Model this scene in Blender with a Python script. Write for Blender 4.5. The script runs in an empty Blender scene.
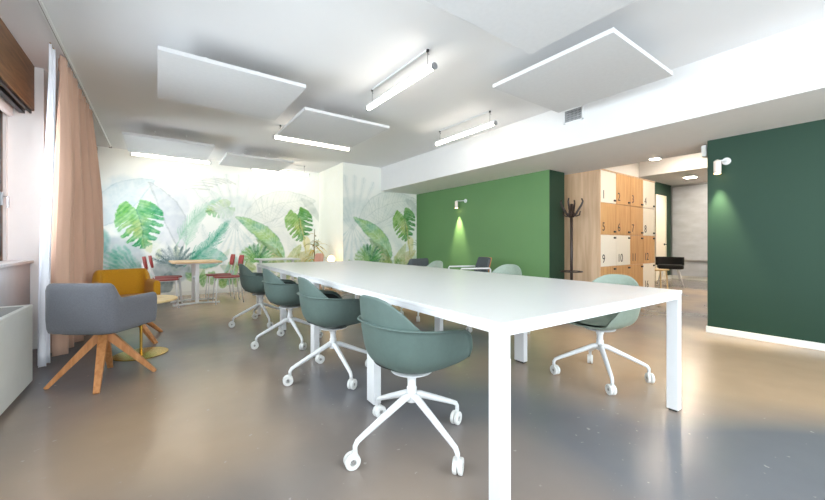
import bpy, bmesh, math, random
import numpy as np
from mathutils import Vector, Matrix
random.seed(5)
PI = math.pi
SC = bpy.context.scene
COL = SC.collection

# ------------------------------------------------------------------ helpers
def lin(c):
    return tuple((v/255/12.92 if v/255 <= .04045 else ((v/255+.055)/1.055)**2.4) for v in c[:3])

MATS = {}
def mat(name, rgb, rough=.5, metal=0, noise=0, nscale=8, spec=.5, bump=0, bscale=60, coat=0, sheen=0, stretch=None, trans=0):
    if name in MATS: return MATS[name]
    m = bpy.data.materials.new(name); m.use_nodes = True
    nt = m.node_tree; b = nt.nodes['Principled BSDF']
    c = lin(rgb)
    b.inputs['Base Color'].default_value = (*c, 1)
    b.inputs['Roughness'].default_value = rough
    b.inputs['Metallic'].default_value = metal
    b.inputs['Specular IOR Level'].default_value = spec
    b.inputs['Coat Weight'].default_value = coat
    b.inputs['Sheen Weight'].default_value = sheen
    tc = nt.nodes.new('ShaderNodeTexCoord'); mp = nt.nodes.new('ShaderNodeMapping')
    nt.links.new(tc.outputs['Object'], mp.inputs[0])
    if stretch: mp.inputs['Scale'].default_value = stretch
    n = nt.nodes.new('ShaderNodeTexNoise'); n.inputs['Scale'].default_value = nscale; n.inputs['Detail'].default_value = 5
    nt.links.new(mp.outputs[0], n.inputs['Vector'])
    r = nt.nodes.new('ShaderNodeMapRange'); r.inputs[1].default_value = .3; r.inputs[2].default_value = .7
    nz = max(noise, .01)
    r.inputs[3].default_value = 1-nz; r.inputs[4].default_value = 1+nz
    nt.links.new(n.outputs[0], r.inputs[0])
    mx = nt.nodes.new('ShaderNodeVectorMath'); mx.operation = 'SCALE'; mx.inputs[0].default_value = c
    nt.links.new(r.outputs[0], mx.inputs['Scale']); nt.links.new(mx.outputs[0], b.inputs['Base Color'])
    if bump:
        n2 = nt.nodes.new('ShaderNodeTexNoise'); n2.inputs['Scale'].default_value = bscale; n2.inputs['Detail'].default_value = 3
        nt.links.new(mp.outputs[0], n2.inputs['Vector'])
        bp = nt.nodes.new('ShaderNodeBump'); bp.inputs['Strength'].default_value = bump; bp.inputs['Distance'].default_value = .01
        nt.links.new(n2.outputs[0], bp.inputs['Height']); nt.links.new(bp.outputs[0], b.inputs['Normal'])
    MATS[name] = m
    return m

def emis(name, rgb, k):
    if name in MATS: return MATS[name]
    m = bpy.data.materials.new(name); m.use_nodes = True
    b = m.node_tree.nodes['Principled BSDF']
    b.inputs['Base Color'].default_value = (*lin(rgb), 1)
    b.inputs['Emission Color'].default_value = (*lin(rgb), 1)
    b.inputs['Emission Strength'].default_value = k
    MATS[name] = m
    return m

def wood(name, c1, c2, stretch=(18, 18, 1.2), rough=.5, scale=2.5):
    m = bpy.data.materials.new(name); m.use_nodes = True
    nt = m.node_tree; b = nt.nodes['Principled BSDF']; b.inputs['Roughness'].default_value = rough
    tc = nt.nodes.new('ShaderNodeTexCoord'); mp = nt.nodes.new('ShaderNodeMapping'); mp.inputs['Scale'].default_value = stretch
    n = nt.nodes.new('ShaderNodeTexNoise'); n.inputs['Scale'].default_value = scale; n.inputs['Detail'].default_value = 8; n.inputs['Distortion'].default_value = .6
    r = nt.nodes.new('ShaderNodeValToRGB')
    r.color_ramp.elements[0].position = .32; r.color_ramp.elements[0].color = (*lin(c1), 1)
    r.color_ramp.elements[1].position = .68; r.color_ramp.elements[1].color = (*lin(c2), 1)
    L = nt.links
    L.new(tc.outputs['Object'], mp.inputs[0]); L.new(mp.outputs[0], n.inputs['Vector']); L.new(n.outputs[0], r.inputs[0]); L.new(r.outputs[0], b.inputs['Base Color'])
    MATS[name] = m
    return m

class MB:
    def __init__(s): s.v = []; s.f = []; s.m = []; s.mi = 0
    def add(s, vs, fs):
        o = len(s.v); s.v += [tuple(v) for v in vs]; s.f += [tuple(i+o for i in f) for f in fs]; s.m += [s.mi]*len(fs); return s
    def box(s, x0, x1, y0, y1, z0, z1, M=None):
        vs = [Vector((x, y, z)) for z in (z0, z1) for y in (y0, y1) for x in (x0, x1)]
        if M: vs = [M @ v for v in vs]
        return s.add(vs, [(0, 2, 3, 1), (4, 5, 7, 6), (0, 1, 5, 4), (2, 6, 7, 3), (0, 4, 6, 2), (1, 3, 7, 5)])
    def beam(s, a, b, w, h, w2=None, h2=None, up=(0, 0, 1)):
        a = Vector(a); b = Vector(b); d = (b-a).normalized(); u = Vector(up)
        if abs(d.dot(u)) > .98: u = Vector((1, 0, 0))
        x = d.cross(u).normalized(); y = x.cross(d)
        w2 = w if w2 is None else w2; h2 = h if h2 is None else h2
        vs = []
        for p, ww, hh in ((a, w, h), (b, w2, h2)):
            for sx, sy in ((-1, -1), (1, -1), (1, 1), (-1, 1)): vs.append(p+x*sx*ww/2+y*sy*hh/2)
        return s.add(vs, [(0, 1, 2, 3), (7, 6, 5, 4), (0, 4, 5, 1), (1, 5, 6, 2), (2, 6, 7, 3), (3, 7, 4, 0)])
    def tube(s, pts, r, n=10, cap=True):
        pts = [Vector(p) for p in pts]; rs = r if isinstance(r, (list, tuple)) else [r]*len(pts)
        rings = []; prev = None
        for i, p in enumerate(pts):
            d = (pts[min(i+1, len(pts)-1)]-pts[max(i-1, 0)]).normalized()
            if prev is None:
                u = Vector((0, 0, 1)) if abs(d.z) < .9 else Vector((1, 0, 0)); x = d.cross(u).normalized()
            else:
                x = (prev-d*prev.dot(d)).normalized()
            prev = x; y = d.cross(x)
            rings.append([p+(x*math.cos(2*PI*k/n)+y*math.sin(2*PI*k/n))*rs[i] for k in range(n)])
        vs = [v for g in rings for v in g]; fs = []
        for i in range(len(pts)-1):
            for k in range(n): fs.append((i*n+k, (i+1)*n+k, (i+1)*n+(k+1) % n, i*n+(k+1) % n))
        if cap: fs += [tuple(range(n)), tuple(reversed(range((len(pts)-1)*n, len(pts)*n)))]
        return s.add(vs, fs)
    def lathe(s, prof, n=28, M=None, cap=True):
        vs = []; fs = []
        for r, z in prof:
            for k in range(n): vs.append(Vector((r*math.cos(2*PI*k/n), r*math.sin(2*PI*k/n), z)))
        for i in range(len(prof)-1):
            for k in range(n): fs.append((i*n+k, i*n+(k+1) % n, (i+1)*n+(k+1) % n, (i+1)*n+k))
        if cap:
            fs += [tuple(reversed(range(n))), tuple(range((len(prof)-1)*n, len(prof)*n))]
        if M: vs = [M @ v for v in vs]
        return s.add(vs, fs)
    def prism(s, poly, z0, z1, M=None):
        n = len(poly); vs = [Vector((x, y, z0)) for x, y in poly]+[Vector((x, y, z1)) for x, y in poly]
        if M: vs = [M @ v for v in vs]
        fs = [tuple(reversed(range(n))), tuple(range(n, 2*n))]+[(i, (i+1) % n, n+(i+1) % n, n+i) for i in range(n)]
        return s.add(vs, fs)
    def grid(s, P, wrap=False):
        R = len(P); Cn = len(P[0]); vs = [v for row in P for v in row]; fs = []
        for i in range(R-1):
            for j in range(Cn if wrap else Cn-1): fs.append((i*Cn+j, i*Cn+(j+1) % Cn, (i+1)*Cn+(j+1) % Cn, (i+1)*Cn+j))
        return s.add(vs, fs)
    def build(s, name, m, parent=None, bevel=0, smooth=False, seg=2, solid=0, sub=0, loc=None, fix=True):
        me = bpy.data.meshes.new(name); me.from_pydata(s.v, [], s.f)
        for x in (m if isinstance(m, (list, tuple)) else [m]): me.materials.append(x)
        for p, k in zip(me.polygons, s.m): p.material_index = k
        if fix:
            bm = bmesh.new(); bm.from_mesh(me); bmesh.ops.recalc_face_normals(bm, faces=bm.faces); bm.to_mesh(me); bm.free()
        o = bpy.data.objects.new(name, me); COL.objects.link(o)
        if parent: o.parent = parent
        if loc: o.location = loc
        if solid:
            k = o.modifiers.new('thickness', 'SOLIDIFY'); k.thickness = solid; k.offset = 0
        if bevel:
            k = o.modifiers.new('bevel', 'BEVEL'); k.width = bevel; k.segments = seg; k.limit_method = 'ANGLE'; k.angle_limit = math.radians(35)
        if sub:
            k = o.modifiers.new('smooth', 'SUBSURF'); k.levels = sub; k.render_levels = sub
        if smooth or bevel or sub:
            for p in me.polygons: p.use_smooth = True
            if not smooth and not sub:
                k = o.modifiers.new('shade', 'WEIGHTED_NORMAL')
        return o

def tag(o, label=None, cat=None, group=None, kind=None):
    if label: o['label'] = label
    if cat: o['category'] = cat
    if group: o['group'] = group
    if kind: o['kind'] = kind
    return o
def thing(name, loc, label, cat, rz=0, group=None):
    o = bpy.data.objects.new(name, None); COL.objects.link(o); o.empty_display_size = .1
    o.location = loc; o.rotation_euler = (0, 0, rz)
    return tag(o, label, cat, group)
def dup(o, loc=None, rz=None, label=None, group=None, parent=None):
    c = o.copy(); COL.objects.link(c)
    if parent: c.parent = parent
    for ch in list(o.children): dup(ch, parent=c)
    if loc is not None: c.location = loc
    if rz is not None: c.rotation_euler = (0, 0, rz)
    if label: c['label'] = label
    if group: c['group'] = group
    return c
def rr(w, d, r, n=5):       # rounded rectangle outline
    out = []
    for cx, cy, a in ((w/2-r, d/2-r, 0), (-w/2+r, d/2-r, 90), (-w/2+r, -d/2+r, 180), (w/2-r, -d/2+r, 270)):
        for k in range(n+1):
            t = math.radians(a+90*k/n); out.append((cx+r*math.cos(t), cy+r*math.sin(t)))
    return out
def interp(x, pts):
    for (a, b), (c, d) in zip(pts, pts[1:]):
        if x <= c:
            t = (x-a)/(c-a); t = t*t*(3-2*t); return b+(d-b)*t
    return pts[-1][1]

# ------------------------------------------------------------------ materials
M_white = mat('white_paint', (238, 238, 238), .7, noise=.01)
M_ceil = mat('ceiling_paint', (226, 226, 227), .8, noise=.015, nscale=1.5)
M_soffit = mat('soffit_paint', (222, 222, 222), .7, noise=.01)
M_soffit_under = mat('soffit_paint_lightened', (232, 231, 230), .8, noise=.01)  # same paint made lighter so the shaded underside comes out brighter
M_panel = mat('acoustic_felt', (212, 212, 213), .95, noise=.02, nscale=30)
M_panel_edge = mat('acoustic_felt_edge', (214, 214, 214), .9)
M_green = mat('green_wall_paint', (96, 136, 86), .6, noise=.03, nscale=1.2)
M_dark = mat('dark_green_wall_paint', (20, 58, 41), .6, noise=.04, nscale=1.0)
M_top = mat('white_laminate', (216, 216, 216), .28, noise=.005)
M_wmetal = mat('white_powder_coat', (228, 229, 230), .4, noise=.01)
M_caster = mat('white_caster_plastic', (225, 225, 222), .45)
M_shell = mat('green_shell_plastic', (86, 104, 99), .5, noise=.05, nscale=40, bump=.05, bscale=200)
M_shell2 = mat('pale_green_shell_plastic', (142, 156, 143), .5, noise=.05, nscale=40, bump=.05, bscale=200)
M_pad = mat('dark_seat_pad_fabric', (34, 38, 38), .9, noise=.1, nscale=80)
M_grey = mat('grey_wool_fabric', (98, 99, 105), .95, noise=.12, nscale=120, bump=.25, bscale=300, sheen=.2)
M_must = mat('mustard_fabric', (182, 128, 10), .9, noise=.1, nscale=100, bump=.2, bscale=300, sheen=.1)
M_black = mat('black_plastic', (22, 22, 23), .45)
M_blackf = mat('black_fabric', (24, 24, 25), .85, noise=.2, nscale=90)
M_dgrey = mat('charcoal_fabric', (78, 84, 88), .9, noise=.15, nscale=100)
M_brass = mat('brass', (205, 165, 70), .25, metal=1)
M_palebase = mat('pale_metal_disc', (190, 195, 180), .2, metal=.6)
M_red = mat('red_plastic', (150, 48, 44), .5, noise=.08, nscale=20)
M_pink = mat('rose_plastic', (205, 150, 130), .5, noise=.05)
M_curt = mat('terracotta_pink_curtain_cloth', (200, 163, 142), .95, noise=.06, nscale=3, stretch=(6, 6, .5), sheen=.2)
M_sheer = mat('white_curtain_cloth', (238, 238, 244), .9, noise=.03)
M_rad = mat('radiator_enamel', (216, 217, 212), .5, noise=.02)
M_slot = mat('grille_shadow_grey', (150, 148, 145), .6)
M_alu = mat('aluminium', (170, 172, 175), .35, metal=.9)
M_dk = mat('dark_steel', (52, 52, 55), .45, metal=.5)
M_grillebk = mat('duct_dark', (95, 97, 98), .8)
M_base = mat('white_baseboard_paint', (235, 235, 230), .5)
M_cream = mat('cream_door_laminate', (238, 230, 214), .5)
M_locker_white = mat('cream_white_laminate', (243, 238, 226), .45)
M_sheet = mat('brushed_grey_sheet', (200, 205, 214), .4, metal=.25, noise=.12, nscale=2.2, stretch=(1, 1, 2.5))
M_leaf = mat('dry_yellow_leaf', (190, 165, 60), .6, noise=.3, nscale=15)
M_leaf2 = mat('brown_green_leaf', (120, 110, 60), .6, noise=.3, nscale=15)
M_pot = mat('terracotta_pot', (190, 140, 110), .7, noise=.06)
M_soil = mat('potting_soil', (60, 45, 35), .95, noise=.3, nscale=60)
M_woodtop = wood('light_oak_top', (196, 158, 112), (222, 190, 148), (2, 18, 18))
M_legwood = wood('warm_oak_legs', (176, 112, 62), (206, 146, 92), (14, 14, 2))
M_lockwood = wood('honey_oak_doors', (196, 146, 92), (216, 172, 116), (12, 12, 1.0), scale=1.8)
M_lockside = wood('pale_larch_side', (196, 160, 126), (222, 190, 158), (9, 9, .7), scale=1.6)
M_boxwood = wood('brown_cornice_wood', (104, 74, 48), (140, 104, 70), (14, 1.2, 14))
M_ply = wood('pale_ply', (200, 170, 120), (225, 200, 150), (5, 5, 5))
M_tube = emis('tube_diffuser_glow', (255, 244, 228), 12)
M_led = emis('downlight_glow', (255, 240, 218), 170)
M_warmled = emis('spot_lamp_glow', (255, 214, 150), 12)
M_globe = emis('globe_lamp_glow', (255, 205, 130), 10)

FLOOR_OFF = (21.1, 9.4, 3.3)  # shifts the mottling so grey lies in cool shade, tan in warm light
def floor_mat():
    m = bpy.data.materials.new('polished_resin_floor'); m.use_nodes = True
    nt = m.node_tree; b = nt.nodes['Principled BSDF']; L = nt.links
    tc = nt.nodes.new('ShaderNodeTexCoord')
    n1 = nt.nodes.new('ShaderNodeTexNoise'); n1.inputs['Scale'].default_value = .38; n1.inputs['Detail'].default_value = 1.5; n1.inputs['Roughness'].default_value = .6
    n2 = nt.nodes.new('ShaderNodeTexNoise'); n2.inputs['Scale'].default_value = 5; n2.inputs['Detail'].default_value = 4; n2.inputs['Roughness'].default_value = .5
    n3 = nt.nodes.new('ShaderNodeTexNoise'); n3.inputs['Scale'].default_value = 26; n3.inputs['Detail'].default_value = 4
    for n in (n2, n3): L.new(tc.outputs['Object'], n.inputs['Vector'])
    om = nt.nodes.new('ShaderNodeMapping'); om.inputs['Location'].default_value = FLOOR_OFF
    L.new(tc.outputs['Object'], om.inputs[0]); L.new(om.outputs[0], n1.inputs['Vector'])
    r = nt.nodes.new('ShaderNodeValToRGB')  # mottled resin colour that also carries painted cool shade and warm light
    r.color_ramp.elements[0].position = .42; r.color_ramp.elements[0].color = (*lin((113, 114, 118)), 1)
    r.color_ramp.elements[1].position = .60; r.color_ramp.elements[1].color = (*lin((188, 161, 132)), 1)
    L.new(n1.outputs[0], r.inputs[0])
    mr = nt.nodes.new('ShaderNodeMapRange'); mr.inputs[1].default_value = .3; mr.inputs[2].default_value = .7; mr.inputs[3].default_value = .975; mr.inputs[4].default_value = 1.025
    L.new(n2.outputs[0], mr.inputs[0])
    sc = nt.nodes.new('ShaderNodeVectorMath'); sc.operation = 'SCALE'
    L.new(r.outputs[0], sc.inputs[0]); L.new(mr.outputs[0], sc.inputs['Scale'])
    sp = nt.nodes.new('ShaderNodeValToRGB'); sp.color_ramp.elements[0].position = .69; sp.color_ramp.elements[1].position = .74
    sp.color_ramp.elements[0].color = (0, 0, 0, 1); sp.color_ramp.elements[1].color = (.5, .5, .5, 1)
    L.new(n3.outputs[0], sp.inputs[0])
    mx = nt.nodes.new('ShaderNodeMix'); mx.data_type = 'RGBA'
    L.new(sp.outputs[0], mx.inputs[0]); L.new(sc.outputs[0], mx.inputs[6]); mx.inputs[7].default_value = (*lin((186, 182, 176)), 1)
    L.new(mx.outputs[2], b.inputs['Base Color'])
    rg = nt.nodes.new('ShaderNodeMapRange'); rg.inputs[1].default_value = .3; rg.inputs[2].default_value = .7; rg.inputs[3].default_value = .21; rg.inputs[4].default_value = .27
    L.new(n2.outputs[0], rg.inputs[0]); L.new(rg.outputs[0], b.inputs['Roughness'])
    bp = nt.nodes.new('ShaderNodeBump'); bp.inputs['Strength'].default_value = .012; bp.inputs['Distance'].default_value = .01
    L.new(n2.outputs[0], bp.inputs['Height']); L.new(bp.outputs[0], b.inputs['Normal'])
    b.inputs['Specular IOR Level'].default_value = .6
    return m
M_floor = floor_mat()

def glass_mat():
    m = bpy.data.materials.new('window_glass'); m.use_nodes = True
    nt = m.node_tree; nt.nodes.remove(nt.nodes['Principled BSDF'])
    t = nt.nodes.new('ShaderNodeBsdfTransparent'); g = nt.nodes.new('ShaderNodeBsdfGlossy'); g.inputs['Roughness'].default_value = .02
    f = nt.nodes.new('ShaderNodeFresnel'); f.inputs['IOR'].default_value = 1.45; x = nt.nodes.new('ShaderNodeMixShader')
    nt.links.new(f.outputs[0], x.inputs[0]); nt.links.new(t.outputs[0], x.inputs[1]); nt.links.new(g.outputs[0], x.inputs[2])
    nt.links.new(x.outputs[0], nt.nodes['Material Output'].inputs[0])
    return m
M_glass = glass_mat()

def mural_mat():
    m = bpy.data.materials.new('botanical_wallpaper'); m.use_nodes = True
    nt = m.node_tree; b = nt.nodes['Principled BSDF']; b.inputs['Roughness'].default_value = .8
    a = nt.nodes.new('ShaderNodeAttribute'); a.attribute_name = 'pigment'
    nt.links.new(a.outputs['Color'], b.inputs['Base Color'])
    return m
M_mural = mural_mat()

# ------------------------------------------------------------------ watercolour wallpaper, painted as pigment on a fine grid
class Paint:
    def __init__(s, x0, x1, z0, z1, res=.012):
        s.nx = int(round((x1-x0)/res))+1; s.nz = int(round((z1-z0)/res))+1
        s.x0, s.x1, s.z0, s.z1 = x0, x1, z0, z1
        s.X, s.Z = np.meshgrid(np.linspace(x0, x1, s.nx), np.linspace(z0, z1, s.nz))
        s.rgb = np.zeros((s.nz, s.nx, 3)); s.rgb[:] = (246, 247, 241)
        s.off = 0
    def noise(s, sc, seed, oct=3):
        out = 0; amp = 1; tot = 0
        for o in range(oct):
            rng = np.random.RandomState(seed+o*17); T = rng.rand(64, 64)
            x = (s.X-s.off)*sc*(2**o)+7; z = s.Z*sc*(2**o)+3
            xi = np.floor(x).astype(int); zi = np.floor(z).astype(int); fx = x-xi; fz = z-zi
            fx = fx*fx*(3-2*fx); fz = fz*fz*(3-2*fz); xi %= 64; zi %= 64; x2 = (xi+1) % 64; z2 = (zi+1) % 64
            out = out+amp*((T[zi, xi]*(1-fx)+T[zi, x2]*fx)*(1-fz)+(T[z2, xi]*(1-fx)+T[z2, x2]*fx)*fz); tot += amp; amp *= .5
        return out/tot
    def put(s, al, c):
        al = np.clip(al, 0, 1)[..., None]; s.rgb = s.rgb*(1-al)+np.array(c, float)*al if not isinstance(c, np.ndarray) else s.rgb*(1-al)+c*al
    def wash(s, mask, c1, c2, al=.9, seed=1, sc=5):
        n = s.noise(sc, seed); n = np.clip((n-.3)/.4, 0, 1)[..., None]
        col = np.array(c1)*(1-n)+np.array(c2)*n
        s.put(mask*al*(.7+.3*n[..., 0]), col)
    def stroke(s, pts, w0, w1, c, al=.8):
        pts = [(x+s.off, z) for x, z in pts]
        N = 14
        if len(pts) == 3:
            (a, b), (c1, d), (e, f) = pts
            pts = [((1-t)**2*a+2*t*(1-t)*c1+t*t*e, (1-t)**2*b+2*t*(1-t)*d+t*t*f) for t in np.linspace(0, 1, N)]
        xs = [p[0] for p in pts]; zs = [p[1] for p in pts]; w = max(w0, w1)+.02
        i0 = max(0, int((min(xs)-w-s.x0)/(s.x1-s.x0)*(s.nx-1))); i1 = min(s.nx, int((max(xs)+w-s.x0)/(s.x1-s.x0)*(s.nx-1))+2)
        j0 = max(0, int((min(zs)-w-s.z0)/(s.z1-s.z0)*(s.nz-1))); j1 = min(s.nz, int((max(zs)+w-s.z0)/(s.z1-s.z0)*(s.nz-1))+2)
        if i1 <= i0 or j1 <= j0: return
        X = s.X[j0:j1, i0:i1]; Z = s.Z[j0:j1, i0:i1]; best = np.full(X.shape, -1e9)
        n = len(pts)-1
        for k in range(n):
            ax, az = pts[k]; bx, bz = pts[k+1]; dx, dz = bx-ax, bz-az; q = dx*dx+dz*dz+1e-9
            t = np.clip(((X-ax)*dx+(Z-az)*dz)/q, 0, 1); d = np.hypot(X-ax-t*dx, Z-az-t*dz)
            best = np.maximum(best, (w0+(w1-w0)*(k+t)/n)/2-d)
        m = np.clip(best/.012+.5, 0, 1)*al
        s.rgb[j0:j1, i0:i1] = s.rgb[j0:j1, i0:i1]*(1-m[..., None])+np.array(c)*m[..., None]
    def blob(s, cx, cz, rx, rz, ang=0, soft=.15, wob=.15, seed=1):
        X = s.X-cx-s.off; Z = s.Z-cz; c, q = math.cos(ang), math.sin(ang)
        U = (X*c+Z*q)/rx; V = (-X*q+Z*c)/rz
        d = np.hypot(U, V)+(s.noise(5, seed)-.5)*wob*2
        return np.clip((1-d)/soft+.5, 0, 1)
    def leaf(s, p0, p1, w, c1, c2, al=.9, seed=1, bend=0, vein=None, edge=None):
        # pointed oval leaf from p0 (stem) to p1 (tip)
        ax, az = p0[0]+s.off, p0[1]; dx, dz = p1[0]-p0[0], p1[1]-p0[1]; Ln = math.hypot(dx, dz); ux, uz = dx/Ln, dz/Ln
        T = ((s.X-ax)*ux+(s.Z-az)*uz)/Ln; D = -(s.X-ax)*uz+(s.Z-az)*ux
        Tc = np.clip(T, 0, 1); D = D-bend*4*Tc*(1-Tc)
        half = w*np.power(np.clip(np.sin(PI*np.power(Tc, .8)), 0, 1), .75)
        m = np.clip((half-np.abs(D))/.02+.5, 0, 1)*(T > 0)*(T < 1)
        s.wash(m, c1, c2, al, seed)
        if edge is not None:
            s.put(np.clip(1-np.abs(half-np.abs(D))/.018, 0, 1)*(T > 0)*(T < 1)*.5, edge)
        if vein is not None:
            mm = np.clip(1-np.abs(D)/.012, 0, 1)*(T > 0)*(T < 1)
            ph = (T*Ln-np.abs(D)*.8)/.075; ml = np.clip(1-np.abs(ph-np.round(ph))*7, 0, 1)*m*.55
            s.put(np.maximum(mm*.8, ml)*m, vein)
    def monstera(s, p0, p1, w, c1, c2, al=.95, seed=1, vein=(214, 232, 200)):
        # split leaf hanging from p0 to its tip p1: slits follow the side veins
        ax, az = p0[0]+s.off, p0[1]; dx, dz = p1[0]-p0[0], p1[1]-p0[1]; Ln = math.hypot(dx, dz); ux, uz = dx/Ln, dz/Ln
        n = s.noise(6, seed+3); X = s.X+(n-.5)*.05
        T = ((X-ax)*ux+(s.Z-az)*uz)/Ln; D = -(X-ax)*uz+(s.Z-az)*ux+.08*np.clip(T, 0, 1)**2; A = np.abs(D)
        q = np.clip((T+.26)/1.26, 0, 1); half = w*np.power(np.clip(np.sin(PI*np.power(q, .80)), 0, 1), .55)
        notch = np.clip(-T/.26, 0, 1)*.30*w
        ph = (T*Ln-A*.62+.05*np.sign(D)*.6)/(Ln*.20); fr = np.abs(ph-np.round(ph)); rel = np.clip((A/np.maximum(half, 1e-3)-.34)/.66, 0, 1)
        ok = (A < half) & (T > -.26) & (T < 1) & (A > notch)
        m = np.clip((half-A)/.02+.3, 0, 1)*ok
        cut = np.clip((.08+.25*rel-fr)/.05, 0, 1)*(rel > 0)*(ph > .1)
        m = m*(1-cut)
        k = np.clip(1.1-q-.25*np.sign(D)+(n-.5)*1.2, 0, 1)[..., None]
        s.put(m*al, np.array(c1)*(1-k)+np.array(c2)*k)
        yc = np.clip(1-np.hypot((T-.45)/.3, (D+.05)/(.6*w))+(n-.5), 0, 1); s.put(m*yc*.75, (206, 206, 140))
        dark = np.clip((np.abs(fr-.26)-.0)/.1, 0, 1); s.put(m*(1-dark)*.30, np.array(c1)*.82)
        s.put(np.clip(1-A/.012, 0, 1)*m*.8, np.array(c1)*.75)
        s.put(np.clip(1-np.abs(fr-.5)/.05, 0, 1)*m*.5, vein)
    def frond(s, p0, p1, p2, L, c, al=.8, n=16, w=.028, spread=.9, seed=1):
        rng = random.Random(seed)
        s.stroke([p0, p1, p2], .018, .006, c, al)
        for k in range(n):
            t = .12+.86*k/(n-1); x = (1-t)**2*p0[0]+2*t*(1-t)*p1[0]+t*t*p2[0]; z = (1-t)**2*p0[1]+2*t*(1-t)*p1[1]+t*t*p2[1]
            tx = 2*(1-t)*(p1[0]-p0[0])+2*t*(p2[0]-p1[0]); tz = 2*(1-t)*(p1[1]-p0[1])+2*t*(p2[1]-p1[1]); a = math.atan2(tz, tx)
            l = L*(.35+.65*math.sin(PI*min(1, .25+t*.75)))*rng.uniform(.85, 1.1)
            for sg in (-1, 1):
                b = a+sg*spread*(1-.45*t)
                s.stroke([(x, z), (x+l*.55*math.cos(b), z+l*.55*math.sin(b)+.01), (x+l*math.cos(b-sg*.15), z+l*math.sin(b-sg*.15)-.02*sg)], w, .004, c, al*rng.uniform(.7, 1))
    def fan(s, cx, cz, R, a0, a1, n, c, al=.35, w=.05):
        for k in range(n):
            a = a0+(a1-a0)*k/(n-1)
            s.stroke([(cx+.08*math.cos(a), cz+.08*math.sin(a)), (cx+R*math.cos(a), cz+R*math.sin(a))], .01, w, c, al)
            s.stroke([(cx, cz), (cx+R*1.05*math.cos(a), cz+R*1.05*math.sin(a))], .006, .012, (170, 185, 180), al*.8)

def scatter_pale(p, x0, x1, seed, n):
    rng = random.Random(seed)
    for k in range(n):
        x = rng.uniform(x0, x1); z = rng.uniform(.3, 1.9); a = rng.uniform(.2, 2.9); l = rng.uniform(.3, .6)
        c = rng.choice([(214, 226, 222), (222, 226, 228), (226, 232, 216), (206, 222, 216)])
        p.leaf((x, z), (x+l*math.cos(a), z+l*math.sin(a)), rng.uniform(.06, .13), c, (240, 242, 236), .55, seed+k, rng.uniform(-.08, .08), vein=(216, 224, 218))
    for k in range(n):
        x = rng.uniform(x0, x1); z = rng.uniform(.1, .75); a = rng.uniform(.2, 2.9); l = rng.uniform(.2, .45)
        c = rng.choice([(120, 176, 140), (150, 190, 130), (110, 160, 150), (176, 190, 150)])
        p.leaf((x, z), (x+l*math.cos(a), z+l*math.sin(a)), rng.uniform(.04, .09), c, (214, 222, 190), .65, seed+k+40, rng.uniform(-.05, .05), vein=(222, 230, 206))
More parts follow.
